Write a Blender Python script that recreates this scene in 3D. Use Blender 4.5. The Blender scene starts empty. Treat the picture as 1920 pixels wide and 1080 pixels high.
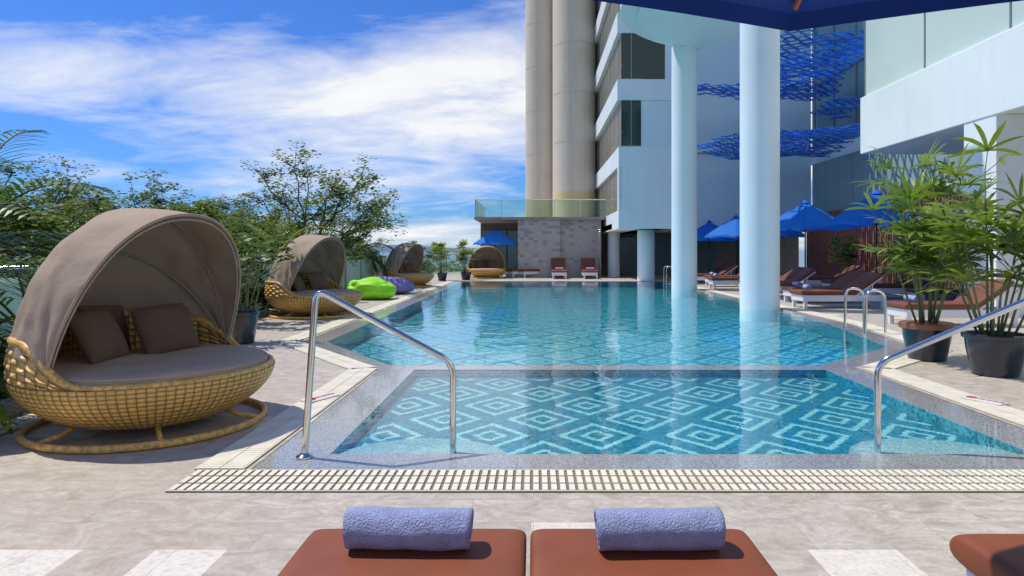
import bpy, math, random
from mathutils import Vector, Matrix, noise as mnoise
from mathutils.geometry import tessellate_polygon
R=random.Random(7)
rad=math.radians
scene=bpy.context.scene
col=scene.collection

# ---------------------------------------------------------------- materials
def newmat(name):
    m=bpy.data.materials.new(name); m.use_nodes=True
    nt=m.node_tree; nt.nodes.clear()
    out=nt.nodes.new('ShaderNodeOutputMaterial')
    return m,nt,out
def nd(nt,t,**kw):
    n=nt.nodes.new(t)
    for k,v in kw.items(): setattr(n,k,v)
    return n
def lk(nt,a,b): nt.links.new(a,b)
def mth(nt,op,a,b=None,c=None):
    n=nd(nt,'ShaderNodeMath',operation=op)
    for i,x in enumerate((a,b,c)):
        if x is None: continue
        if isinstance(x,(int,float)): n.inputs[i].default_value=x
        else: lk(nt,x,n.inputs[i])
    return n.outputs[0]
def mixc(nt,f,a,b,mode='MIX'):
    n=nd(nt,'ShaderNodeMix',data_type='RGBA',blend_type=mode)
    for idx,x in ((0,f),(6,a),(7,b)):
        if isinstance(x,(int,float)): n.inputs[idx].default_value=x
        elif isinstance(x,tuple): n.inputs[idx].default_value=(x[0],x[1],x[2],1)
        else: lk(nt,x,n.inputs[idx])
    return n.outputs[2]
def noise(nt,scale,detail=4,vec=None,dist=0,rough=.5):
    n=nd(nt,'ShaderNodeTexNoise'); n.inputs['Scale'].default_value=scale
    n.inputs['Detail'].default_value=detail; n.inputs['Distortion'].default_value=dist
    n.inputs['Roughness'].default_value=rough
    if vec is not None: lk(nt,vec,n.inputs['Vector'])
    return n.outputs['Fac']
def ramp(nt,f,a,b,smooth=False):
    n=nd(nt,'ShaderNodeMapRange'); lk(nt,f,n.inputs[0])
    if smooth: n.interpolation_type='SMOOTHSTEP'
    n.inputs[1].default_value=a; n.inputs[2].default_value=b
    return n.outputs[0]
def bump(nt,h,strength,dist=.01):
    n=nd(nt,'ShaderNodeBump'); n.inputs['Strength'].default_value=strength
    n.inputs['Distance'].default_value=dist; lk(nt,h,n.inputs['Height'])
    return n.outputs['Normal']
def objco(nt): return nd(nt,'ShaderNodeTexCoord').outputs['Object']
def poco(nt): return nd(nt,'ShaderNodeNewGeometry').outputs['Position']
def mat(name,c,rough=.6,metal=0,ns=3,na=.12,bs=40,ba=.15,bd=.005,transl=0,island=0,spec=None,fine=0,coat=0,stain=0):
    m,nt,out=newmat(name)
    p=nd(nt,'ShaderNodeBsdfPrincipled')
    v=objco(nt)
    f=noise(nt,ns,5,v)
    d=tuple(x*(1-na) for x in c); l=tuple(min(1,x*(1+na)) for x in c)
    cc=mixc(nt,ramp(nt,f,.3,.7),d,l)
    if fine:
        f2=noise(nt,ns*25,3,v); cc=mixc(nt,mth(nt,'MULTIPLY',ramp(nt,f2,.4,.62),fine),cc,tuple(x*.45 for x in c))
    if stain:
        mp=nd(nt,'ShaderNodeMapping'); lk(nt,v,mp.inputs[0]); mp.inputs['Scale'].default_value=(2.2,2.2,.12)
        f3=noise(nt,1.6,6,mp.outputs[0]); cc=mixc(nt,mth(nt,'MULTIPLY',ramp(nt,f3,.48,.72),stain),cc,tuple(x*.6 for x in c))
    if island:
        g=nd(nt,'ShaderNodeNewGeometry').outputs['Random Per Island']
        cc=mixc(nt,g,mixc(nt,.0+island,cc,tuple(x*.25 for x in c)),mixc(nt,island,cc,(min(1,c[0]*2.2),min(1,c[1]*1.8),c[2]*1.4)))
    lk(nt,cc,p.inputs['Base Color'])
    p.inputs['Roughness'].default_value=rough; p.inputs['Metallic'].default_value=metal
    if coat: p.inputs['Coat Weight'].default_value=coat
    if spec is not None: p.inputs['Specular IOR Level'].default_value=spec
    if ba: lk(nt,bump(nt,noise(nt,bs,4,v),ba,bd),p.inputs['Normal'])
    s=p.outputs[0]
    if transl:
        t=nd(nt,'ShaderNodeBsdfTranslucent'); lk(nt,cc,t.inputs[0])
        mx=nd(nt,'ShaderNodeMixShader'); mx.inputs[0].default_value=transl
        lk(nt,s,mx.inputs[1]); lk(nt,t.outputs[0],mx.inputs[2]); s=mx.outputs[0]
    lk(nt,s,out.inputs[0]); return m

def mat_deck():
    m,nt,out=newmat('deck_stone'); p=nd(nt,'ShaderNodeBsdfPrincipled')
    v=poco(nt); s=nd(nt,'ShaderNodeSeparateXYZ'); lk(nt,v,s.inputs[0])
    x,y=s.outputs[0],s.outputs[1]
    TW,TH=.62,.297
    row=mth(nt,'FLOOR',mth(nt,'DIVIDE',y,TH))
    xs=mth(nt,'ADD',mth(nt,'DIVIDE',x,TW),mth(nt,'MULTIPLY',mth(nt,'MODULO',row,2),.5))
    cx=mth(nt,'FLOOR',xs)
    cb=nd(nt,'ShaderNodeCombineXYZ'); lk(nt,cx,cb.inputs[0]); lk(nt,row,cb.inputs[1])
    wn=nd(nt,'ShaderNodeTexWhiteNoise',noise_dimensions='2D'); lk(nt,cb.outputs[0],wn.inputs['Vector'])
    rv=wn.outputs['Value']
    fx=mth(nt,'MULTIPLY',mth(nt,'ABSOLUTE',mth(nt,'SUBTRACT',mth(nt,'FRACT',xs),.5)),TW)
    fy=mth(nt,'MULTIPLY',mth(nt,'ABSOLUTE',mth(nt,'SUBTRACT',mth(nt,'FRACT',mth(nt,'DIVIDE',y,TH)),.5)),TH)
    gx=mth(nt,'GREATER_THAN',fx,TW/2-.0016); gy=mth(nt,'GREATER_THAN',fy,TH/2-.0016)
    g=mth(nt,'MAXIMUM',gx,gy)
    off=nd(nt,'ShaderNodeVectorMath',operation='ADD'); lk(nt,v,off.inputs[0])
    sc=nd(nt,'ShaderNodeVectorMath',operation='SCALE'); lk(nt,cb.outputs[0],sc.inputs[0]); sc.inputs['Scale'].default_value=3.7
    lk(nt,sc.outputs[0],off.inputs[1])
    mp=nd(nt,'ShaderNodeMapping'); lk(nt,off.outputs[0],mp.inputs[0]); mp.inputs['Scale'].default_value=(1,1.6,1); mp.inputs['Rotation'].default_value=(0,0,.6)
    n1=noise(nt,3.6,10,mp.outputs[0],1.8,.68); n2=noise(nt,.6,4,v); n3=noise(nt,38,5,v,.3,.65)
    base=mixc(nt,ramp(nt,n1,.33,.67),(.37,.315,.25),(.70,.63,.535))
    base=mixc(nt,mth(nt,'MULTIPLY',rv,.42),base,(.45,.385,.31))
    wm=mth(nt,'GREATER_THAN',rv,.985)
    for (x0,x1,y0,y1) in ((-2.6,-1.96,2.673,2.97),(-1.64,-1.33,2.673,2.97),(1.19,1.58,2.673,2.97),(-.01,.17,3.18,3.267)):
        b1=mth(nt,'MULTIPLY',mth(nt,'GREATER_THAN',x,x0),mth(nt,'LESS_THAN',x,x1)); b2=mth(nt,'MULTIPLY',mth(nt,'GREATER_THAN',y,y0),mth(nt,'LESS_THAN',y,y1))
        wm=mth(nt,'MAXIMUM',wm,mth(nt,'MULTIPLY',b1,b2))
    base=mixc(nt,wm,base,mixc(nt,ramp(nt,n1,.3,.7),(.72,.67,.57),(.80,.76,.67)))
    base=mixc(nt,mth(nt,'MULTIPLY',ramp(nt,n2,.45,.75),.28),base,(.33,.275,.21))
    n5=noise(nt,11,5,v,.8,.6)
    base=mixc(nt,mth(nt,'MULTIPLY',ramp(nt,n5,.57,.68),.34),base,(.30,.24,.18))
    base=mixc(nt,mth(nt,'MULTIPLY',ramp(nt,n3,.45,.68),.33),base,(.30,.255,.205))
    base=mixc(nt,mth(nt,'MULTIPLY',g,.45),base,(.20,.165,.13))
    lk(nt,base,p.inputs['Base Color'])
    rr=nd(nt,'ShaderNodeMapRange'); lk(nt,n2,rr.inputs[0]); rr.inputs[3].default_value=.35; rr.inputs[4].default_value=.7
    lk(nt,rr.outputs[0],p.inputs['Roughness'])
    h=mth(nt,'SUBTRACT',mth(nt,'MULTIPLY',n3,.5),g)
    lk(nt,bump(nt,h,.4,.003),p.inputs['Normal'])
    lk(nt,p.outputs[0],out.inputs[0]); return m

def mat_granite(name,c,rough,coat=.6):
    m,nt,out=newmat(name); p=nd(nt,'ShaderNodeBsdfPrincipled'); v=poco(nt)
    n1=noise(nt,120,2,v); n2=noise(nt,1.2,4,v); n3=noise(nt,45,2,v)
    b=mixc(nt,ramp(nt,n1,.38,.62),tuple(x*.55 for x in c),tuple(x*1.35 for x in c))
    b=mixc(nt,mth(nt,'MULTIPLY',ramp(nt,n3,.5,.65),.35),b,tuple(x*.4 for x in c))
    b=mixc(nt,mth(nt,'MULTIPLY',ramp(nt,n2,.4,.7),.25),b,tuple(x*.6 for x in c))
    s=nd(nt,'ShaderNodeSeparateXYZ'); lk(nt,v,s.inputs[0]); g=None
    for i in (0,1):
        t=mth(nt,'FRACT',mth(nt,'DIVIDE',mth(nt,'ADD',s.outputs[i],60.1),.6)); gg=mth(nt,'LESS_THAN',t,.006)
        g=gg if g is None else mth(nt,'MAXIMUM',g,gg)
    b=mixc(nt,mth(nt,'MULTIPLY',g,.5),b,(.08,.08,.08))
    lk(nt,b,p.inputs['Base Color']); p.inputs['Roughness'].default_value=rough
    p.inputs['Coat Weight'].default_value=coat; p.inputs['Coat Roughness'].default_value=.04
    lk(nt,bump(nt,noise(nt,3,2,v),.06,.02),p.inputs['Coat Normal'])
    lk(nt,p.outputs[0],out.inputs[0]); return m

def mat_tiles(name,dark,light,px,py,contrast,ox,oy,bx=None,T=.03,gs=.4,bands=((.17,.35),(.55,.80))):
    m,nt,out=newmat(name); p=nd(nt,'ShaderNodeBsdfPrincipled'); v=poco(nt)
    sn=nd(nt,'ShaderNodeVectorMath',operation='SNAP'); lk(nt,v,sn.inputs[0]); sn.inputs[1].default_value=(T,T,T)
    s=nd(nt,'ShaderNodeSeparateXYZ'); lk(nt,sn.outputs[0],s.inputs[0])
    def tri(o,per,off):
        t=mth(nt,'FRACT',mth(nt,'DIVIDE',mth(nt,'ADD',o,off+100*per),per))
        return mth(nt,'MULTIPLY',mth(nt,'ABSOLUTE',mth(nt,'SUBTRACT',t,.5)),2)
    d=mth(nt,'ADD',tri(s.outputs[0],px,ox),tri(s.outputs[1],py,oy))
    dd=mth(nt,'MINIMUM',d,mth(nt,'SUBTRACT',2,d))
    def band(a,b): return mth(nt,'MULTIPLY',mth(nt,'GREATER_THAN',dd,a),mth(nt,'LESS_THAN',dd,b))
    f=mth(nt,'MAXIMUM',band(*bands[0]),band(*bands[1]))
    if bx:
        x,y=s.outputs[0],s.outputs[1]
        def inside(q): return mth(nt,'MULTIPLY',mth(nt,'MULTIPLY',mth(nt,'GREATER_THAN',x,q[0]),mth(nt,'LESS_THAN',x,q[1])),mth(nt,'MULTIPLY',mth(nt,'GREATER_THAN',y,q[2]),mth(nt,'LESS_THAN',y,q[3])))
        f=mth(nt,'MULTIPLY',f,inside(bx))
    wn=nd(nt,'ShaderNodeTexWhiteNoise',noise_dimensions='3D'); lk(nt,sn.outputs[0],wn.inputs['Vector'])
    dk=mixc(nt,wn.outputs['Value'],tuple(x*.5 for x in dark),tuple(min(1,x*1.55) for x in dark))
    lt=mixc(nt,wn.outputs['Value'],tuple(x*.70 for x in light),light)
    c=mixc(nt,mth(nt,'MULTIPLY',f,contrast),dk,lt)
    s2=nd(nt,'ShaderNodeSeparateXYZ'); lk(nt,v,s2.inputs[0]); g=None
    for i in (0,1):
        t=mth(nt,'FRACT',mth(nt,'DIVIDE',mth(nt,'ADD',s2.outputs[i],30.0005),T))
        gg=mth(nt,'LESS_THAN',t,.10)
        g=gg if g is None else mth(nt,'MAXIMUM',g,gg)
    c=mixc(nt,mth(nt,'MULTIPLY',g,gs),c,(.02,.12,.15))
    lk(nt,c,p.inputs['Base Color']); p.inputs['Roughness'].default_value=.3
    lk(nt,p.outputs[0],out.inputs[0]); return m

def mat_water(name,tint,scale,strength):
    m,nt,out=newmat(name); v=poco(nt)
    mp=nd(nt,'ShaderNodeMapping'); lk(nt,v,mp.inputs[0]); mp.inputs['Scale'].default_value=(1,.8,1)
    n1=noise(nt,scale,3,mp.outputs[0],.6); n2=noise(nt,scale*.22,2,mp.outputs[0],.4)
    h=mth(nt,'ADD',mth(nt,'MULTIPLY',n1,.5),n2)
    nm=bump(nt,h,strength,.05)
    fr=nd(nt,'ShaderNodeFresnel'); fr.inputs['IOR'].default_value=1.333; lk(nt,nm,fr.inputs['Normal'])
    t=nd(nt,'ShaderNodeBsdfTransparent'); t.inputs[0].default_value=(*tint,1)
    g=nd(nt,'ShaderNodeBsdfGlossy'); g.inputs['Roughness'].default_value=.02; g.inputs[0].default_value=(1,1,1,1); lk(nt,nm,g.inputs['Normal'])
    mx=nd(nt,'ShaderNodeMixShader'); lk(nt,fr.outputs[0],mx.inputs[0]); lk(nt,t.outputs[0],mx.inputs[1]); lk(nt,g.outputs[0],mx.inputs[2])
    lk(nt,mx.outputs[0],out.inputs[0]); return m

def mat_glass(name,tint,opac=0.0,rough=.02,refl=None):
    m,nt,out=newmat(name)
    t=nd(nt,'ShaderNodeBsdfTransparent'); t.inputs[0].default_value=(*tint,1)
    g=nd(nt,'ShaderNodeBsdfPrincipled'); g.inputs['Base Color'].default_value=(*(refl or tint),1); g.inputs['Roughness'].default_value=rough
    fr=nd(nt,'ShaderNodeFresnel'); fr.inputs['IOR'].default_value=1.45
    f=mth(nt,'ADD',fr.outputs[0],opac)
    mx=nd(nt,'ShaderNodeMixShader'); lk(nt,f,mx.inputs[0]); lk(nt,t.outputs[0],mx.inputs[1]); lk(nt,g.outputs[0],mx.inputs[2])
    lk(nt,mx.outputs[0],out.inputs[0]); return m

def mat_wicker(name,nu,nv,c=(.78,.47,.13),checker=False):
    m,nt,out=newmat(name); p=nd(nt,'ShaderNodeBsdfPrincipled')
    uv=nd(nt,'ShaderNodeUVMap'); uv.uv_map='UVMap'
    s=nd(nt,'ShaderNodeSeparateXYZ'); lk(nt,uv.outputs[0],s.inputs[0])
    U=mth(nt,'MULTIPLY',s.outputs[0],nu); V=mth(nt,'MULTIPLY',s.outputs[1],nv)
    fu=mth(nt,'FRACT',U); fv=mth(nt,'FRACT',V)
    par=mth(nt,'MODULO',mth(nt,'ADD',mth(nt,'FLOOR',U),mth(nt,'FLOOR',V)),2)
    a=mth(nt,'SINE',mth(nt,'MULTIPLY',fu,math.pi)); b=mth(nt,'SINE',mth(nt,'MULTIPLY',fv,math.pi))
    over=mth(nt,'MULTIPLY',a,mth(nt,'POWER',b,.5))
    under=mth(nt,'MULTIPLY',mth(nt,'MULTIPLY',b,mth(nt,'POWER',a,.5)),.75 if checker else .5)
    h=mth(nt,'ADD',mth(nt,'MULTIPLY',par,over),mth(nt,'MULTIPLY',mth(nt,'SUBTRACT',1,par),under))
    n=noise(nt,3,4,objco(nt)); n9=noise(nt,40,2,objco(nt))
    cc=mixc(nt,ramp(nt,n,.3,.7),tuple(x*.8 for x in c),tuple(min(1,x*1.15) for x in c))
    cc=mixc(nt,mth(nt,'MULTIPLY',ramp(nt,n9,.5,.7),.35),cc,tuple(x*.55 for x in c))
    cc=mixc(nt,ramp(nt,h,.0,.42),tuple(x*.22 for x in c),cc)
    lk(nt,cc,p.inputs['Base Color']); p.inputs['Roughness'].default_value=.42
    lk(nt,bump(nt,h,1.0,.02 if checker else .012),p.inputs['Normal'])
    lk(nt,p.outputs[0],out.inputs[0]); return m

def mat_mosaic(name,c1,c2,sx,sz):
    m,nt,out=newmat(name); p=nd(nt,'ShaderNodeBsdfPrincipled'); v=poco(nt)
    sn=nd(nt,'ShaderNodeVectorMath',operation='SNAP'); lk(nt,v,sn.inputs[0]); sn.inputs[1].default_value=(sx,sx,sz)
    wn=nd(nt,'ShaderNodeTexWhiteNoise',noise_dimensions='3D')
    s=nd(nt,'ShaderNodeSeparateXYZ'); lk(nt,sn.outputs[0],s.inputs[0])
    cb=nd(nt,'ShaderNodeCombineXYZ'); lk(nt,s.outputs[0],cb.inputs[0]); lk(nt,s.outputs[2],cb.inputs[2])
    lk(nt,cb.outputs[0],wn.inputs['Vector'])
    z=nd(nt,'ShaderNodeSeparateXYZ'); lk(nt,v,z.inputs[0])
    bias=mth(nt,'MULTIPLY',ramp(nt,z.outputs[2],1.2,2.8),.30)
    f=mth(nt,'GREATER_THAN',mth(nt,'ADD',wn.outputs['Value'],bias),.95)
    n=noise(nt,60,3,v)
    a=mixc(nt,n,tuple(x*.6 for x in c1),tuple(x*1.3 for x in c1))
    a=mixc(nt,mth(nt,'MULTIPLY',wn.outputs['Value'],.35),a,tuple(x*.6 for x in c1))
    lk(nt,mixc(nt,f,a,c2),p.inputs['Base Color']); p.inputs['Roughness'].default_value=.5
    lk(nt,p.outputs[0],out.inputs[0]); return m

M={}
M['deck']=mat_deck()
M['granite']=mat_granite('granite_coping',(.37,.38,.37),.25)
M['granite2']=mat_granite('granite_step',(.36,.50,.54),.4,0)
M['tile_s']=mat_tiles('pool_mosaic_shallow',(.012,.20,.31),(.44,.82,.82),.80,1.0,1,.334,.9,(-1.24,3.14,4.0,7.36),.02,.4,((.20,.33),(.60,.75)))
M['tile_w']=mat_tiles('pool_mosaic_side',(.04,.36,.46),(.2,.6,.65),.80,1.0,.0,0,0,None,.024,.3)
M['tile_m']=mat_tiles('pool_mosaic_main',(.014,.22,.36),(.22,.78,.85),.85,1.05,.95,0,0,None,.05,.6)
M['water']=mat_water('pool_water_surface',(.84,.98,.99),3.0,.25)
M['cream']=mat('cream_drain_slats',(.84,.78,.62),.5,na=.12,ns=6,fine=.15)
M['gutter']=mat('gutter_dark',(.22,.18,.12),.9)
M['gutter2']=mat('gutter_cream',(.60,.53,.39),.8,fine=.2)
M['chrome']=mat('polished_steel',(.72,.70,.67),.12,1,ba=0,na=.04)
M['white']=mat('white_render',(.84,.90,.90),.55,na=.05,ns=.5,bs=30,ba=.08,stain=.10)
M['whiteblue']=mat('painted_column',(.82,.92,.94),.5,na=.04,ns=.6,bs=20,ba=.06,stain=.05)
M['bluewall']=mat('pale_blue_wall',(.78,.90,.91),.6,na=.05,ns=.4,bs=30,ba=.08)
M['soffit']=mat('soffit_paint',(.86,.92,.93),.6,na=.04,ns=.5)
M['tan']=mat('tan_tower',(.76,.66,.52),.75,na=.05,ns=.7,bs=15,ba=.15,stain=.18)
M['tan2']=mat('yellowish_tower_base',(.74,.61,.33),.75,na=.06,ns=.7,stain=.2)
M['darkglass']=mat('dark_green_window',(.02,.06,.045),.08,na=.2,ns=.3,ba=0,spec=.35)
M['tanreflect']=mat('tan_reflection_window',(.30,.27,.21),.12,na=.2,ns=.4,ba=0)  # dark green glass again, with its tan reflection put into the base colour
M['screen']=mat('frosted_green_glass',(.60,.71,.66),.35,na=.06,ns=.3,ba=0)
M['tealpanel']=mat('teal_panels',(.30,.43,.42),.3,na=.1,ns=.4,ba=0)
M['tealdark']=mat('teal_dark_glass',(.12,.20,.20),.12,na=.2,ns=.3,ba=0)
M['tealmid']=mat('muted_teal_cladding',(.27,.40,.40),.4,na=.12,ns=.3,ba=0)
M['frame']=mat('metal_frame',(.30,.33,.34),.4,.6,na=.05)
M['hoodrib']=mat('pale_canopy_rib',(.30,.27,.24),.4,.3,na=.05)
M['railglass']=mat_glass('railing_glass',(.86,.95,.90),.03)
M['mosaicwall']=mat_mosaic('stone_mosaic_wall',(.48,.44,.41),(.30,.29,.29),.22,.14)
M['brownwall']=mat('dark_brown_wall',(.18,.14,.12),.6)
M['darkwall']=mat('dark_screen_backing',(.08,.045,.04),.7)
M['maroon']=mat('timber_slats',(.40,.17,.12),.5,na=.25,ns=8)
M['wicker']=mat_wicker('wicker_fine',96,11)
M['wickerb']=mat_wicker('wicker_broad',34,6,(.82,.49,.15),True)
M['wrope']=mat('wicker_rope',(.70,.41,.11),.45,ns=30,na=.4,bs=90,ba=.6)
M['seatfab']=mat('taupe_cushion_fabric',(.52,.375,.26),.85,na=.08,ns=4,bs=300,ba=.3,bd=.002)
M['hood']=mat('taupe_canopy_fabric',(.38,.285,.205),.85,na=.06,ns=3,bs=10,ba=.4,bd=.02)
M['pillow']=mat('dark_brown_pillow_fabric',(.14,.082,.046),.85,na=.15,bs=200,ba=.3,bd=.002)
M['brown']=mat('terracotta_brown_cushion',(.235,.060,.020),.6,na=.12,ns=5,bs=250,ba=.35,bd=.002)
M['brown2']=mat('dark_brown_cushion',(.17,.052,.026),.6,na=.10,ns=5,bs=250,ba=.25,bd=.002)
M['towel']=mat('lavender_blue_towel',(.34,.39,.62),.95,na=.14,ns=20,bs=160,ba=1,bd=.012)
M['whiteframe']=mat('white_lounger_frame',(.75,.76,.78),.4,na=.04)
M['umb']=mat('blue_umbrella_fabric',(.03,.28,.97),.75,na=.08,ns=3,transl=.5,ba=.1)
M['umbshade']=mat('shaded_umbrella_fabric',(.008,.05,.30),.8,na=.12,ns=3,transl=.08,ba=.15,bs=300)  # blue umbrella cloth seen from below, its underside shade put into the colour
M['pole']=mat('dark_umbrella_pole',(.06,.05,.045),.4,.4)
M['wood']=mat('wooden_rib',(.35,.14,.04),.45)
M['stonebase']=mat('concrete_base',(.25,.25,.25),.8)
M['blueart']=mat('blue_acrylic',(.05,.28,.85),.3,na=.3,ns=1,ba=0,transl=.35)
M['wire']=mat('steel_wire',(.4,.45,.5),.4,.6,ba=0)
M['pot']=mat('dark_glazed_pot',(.018,.026,.035),.22,ba=.03,coat=.4)
M['potbrown']=mat('brown_plastic_pot_rim',(.28,.10,.05),.45)
M['soil']=mat('soil',(.045,.03,.02),.95,ba=1,bd=.02)
M['leafpalm']=mat('lady_palm_leaf',(.20,.30,.035),.38,na=.3,ns=4,transl=.42,island=.25,ba=0)
M['leafdk']=mat('dark_palm_leaf',(.07,.15,.03),.42,na=.3,ns=4,transl=.35,island=.35,ba=0)
M['leaftree']=mat('tree_leaf',(.13,.205,.03),.5,na=.35,ns=.8,transl=.48,island=.45,ba=0)
M['leafhedge']=mat('hedge_leaf',(.09,.18,.03),.5,na=.35,ns=1.5,transl=.35,island=.45,ba=0)
M['bark']=mat('bark',(.12,.09,.065),.9,ba=.6,bs=12,bd=.02)
M['cane']=mat('palm_cane',(.15,.17,.06),.7)
M['green']=mat('lime_green_fabric',(.30,.78,.02),.6,na=.08)
M['purple']=mat('purple_fabric',(.22,.18,.46),.6,na=.1)
M['kerb']=mat('kerb_stone',(.36,.31,.28),.7,na=.2,fine=.3)
M['ground']=mat('far_ground',(.07,.10,.04),.95,na=.4,ns=.02,bs=.5)
M['sea']=mat('sea',(.03,.12,.20),.25,na=.1,ns=.01,ba=0)
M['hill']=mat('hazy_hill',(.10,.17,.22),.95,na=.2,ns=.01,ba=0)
M['redmark']=mat('red_marking',(.55,.04,.03),.5)
M['plaque']=mat('white_ceramic',(.75,.74,.70),.3)

# ---------------------------------------------------------------- builders
class B:
    def __init__(s): s.v=[]; s.f=[]; s.uv=None
    def box(s,x0,x1,y0,y1,z0,z1,mtx=None):
        n=len(s.v); P=[(x0,y0,z0),(x1,y0,z0),(x1,y1,z0),(x0,y1,z0),(x0,y0,z1),(x1,y0,z1),(x1,y1,z1),(x0,y1,z1)]
        if mtx is not None: P=[tuple(mtx@Vector(p)) for p in P]
        s.v+=P
        for q in ((0,3,2,1),(4,5,6,7),(0,1,5,4),(1,2,6,5),(2,3,7,6),(3,0,4,7)): s.f.append(tuple(n+i for i in q))
        return s
    def tube(s,pts,r,n=8,closed=False):
        pts=[Vector(p) for p in pts]; N=len(pts)
        rr=r if isinstance(r,(list,tuple)) else [r]*N
        prev=None; base=len(s.v)
        for i,p in enumerate(pts):
            if closed: t=pts[(i+1)%N]-pts[i-1]
            else: t=pts[min(i+1,N-1)]-pts[max(i-1,0)]
            if t.length<1e-9: t=Vector((0,0,1))
            t.normalize()
            if prev is None:
                a=Vector((0,0,1)) if abs(t.z)<.9 else Vector((1,0,0))
                u=t.cross(a).normalized()
            else:
                u=prev-t*prev.dot(t)
                u=u.normalized() if u.length>1e-6 else t.orthogonal().normalized()
            prev=u; w=t.cross(u)
            for k in range(n):
                a=2*math.pi*k/n
                s.v.append(tuple(p+(u*math.cos(a)+w*math.sin(a))*rr[i]))
        for i in range(N if closed else N-1):
            j=(i+1)%N
            for k in range(n):
                k2=(k+1)%n
                s.f.append((base+i*n+k,base+i*n+k2,base+j*n+k2,base+j*n+k))
        if not closed:
            s.f.append(tuple(base+k for k in range(n))[::-1]); s.f.append(tuple(base+(N-1)*n+k for k in range(n)))
        return s
    def lathe(s,prof,n=32,c=(0,0,0)):
        base=len(s.v)
        for (r,z) in prof:
            for k in range(n):
                a=2*math.pi*k/n; s.v.append((c[0]+r*math.cos(a),c[1]+r*math.sin(a),c[2]+z))
        for i in range(len(prof)-1):
            for k in range(n):
                k2=(k+1)%n; s.f.append((base+i*n+k,base+i*n+k2,base+(i+1)*n+k2,base+(i+1)*n+k))
        if prof[0][0]>0: s.f.append(tuple(base+k for k in range(n))[::-1])
        if prof[-1][0]>0: s.f.append(tuple(base+(len(prof)-1)*n+k for k in range(n)))
        return s
    def grid(s,fn,nu,nv,uv=False):
        base=len(s.v)
        if uv and s.uv is None: s.uv=[]
        for i in range(nu+1):
            for j in range(nv+1):
                s.v.append(tuple(fn(i/nu,j/nv)))
                if uv: s.uv.append((i/nu,j/nv))
        for i in range(nu):
            for j in range(nv):
                a=base+i*(nv+1)+j; s.f.append((a,a+nv+1,a+nv+2,a+1))
        return s
    def pillow(s,w,l,h,p=8,q=.35,n=20,mtx=Matrix()):
        for sg in (1,-1):
            def fn(a,b):
                u=math.sin((a-.5)*math.pi); v=math.sin((b-.5)*math.pi)
                t=(max(0,(1-abs(u)**p))*max(0,(1-abs(v)**p)))**q
                return mtx@Vector((u*w/2,v*l/2,sg*t*h/2))
            s.grid(fn if sg==1 else (lambda a,b:fn(1-a,b)),n,n)
        return s
    def prism(s,poly,z0,z1):
        n=len(s.v); k=len(poly)
        s.v+=[(x,y,z0) for x,y in poly]+[(x,y,z1) for x,y in poly]
        s.f.append(tuple(range(n,n+k))[::-1]); s.f.append(tuple(range(n+k,n+2*k)))
        for i in range(k):
            j=(i+1)%k; s.f.append((n+i,n+j,n+k+j,n+k+i))
        return s
    def sheet(s,loops,z,up=True):
        n=len(s.v); L=[[Vector((x,y,0)) for x,y in lp] for lp in loops]
        tris=tessellate_polygon(L); P=[p for lp in L for p in lp]
        s.v+=[(p.x,p.y,z) for p in P]
        for t in tris:
            a,b,c=[P[i] for i in t]
            cr=(b-a).cross(c-a).z
            if abs(cr)<1e-9: continue
            s.f.append(tuple(n+i for i in (t if (cr>0)==up else t[::-1])))
        return s
    def obj(s,name,m,parent=None,smooth=False,bevel=0,auto=False):
        me=bpy.data.meshes.new(name); me.from_pydata(s.v,[],s.f)
        if s.uv:
            ul=me.uv_layers.new(name='UVMap')
            for lp in me.loops: ul.data[lp.index].uv=s.uv[lp.vertex_index]
        if smooth: me.polygons.foreach_set('use_smooth',[True]*len(me.polygons))
        if auto:
            try: me.set_sharp_from_angle(angle=rad(35))
            except Exception: pass
        me.materials.append(M[m] if isinstance(m,str) else m); me.update()
        o=bpy.data.objects.new(name,me); col.objects.link(o)
        if parent: o.parent=parent
        if bevel:
            b=o.modifiers.new('bevel','BEVEL'); b.width=bevel; b.segments=2; b.limit_method='ANGLE'
        return o
def tag(o,label,cat,group=None):
    o['label']=label; o['category']=cat
    if group: o['group']=group
    return o
def struct(o,label=None,cat=None):
    o['kind']='structure'
    o['label']=label or o.name.replace('_',' '); o['category']=cat or o.name.split('_')[-1]
    return o
def thing(name,loc,label,cat,group=None,rot=0):
    e=bpy.data.objects.new(name,None); e.empty_display_size=.2; col.objects.link(e)
    e.location=loc; e.rotation_euler=(0,0,rot); return tag(e,label,cat,group)
def copy_thing(src,loc,rot=0,label=None,scale=1):
    c=src.copy(); col.objects.link(c); c.location=loc; c.rotation_euler=(0,0,rot); c.scale=scale if isinstance(scale,tuple) else (scale,)*3
    if label: c['label']=label
    def rec(a,b):
        for ch in a.children:
            k=ch.copy(); k.parent=b; col.objects.link(k); rec(ch,k)
    rec(src,c); return c

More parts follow.
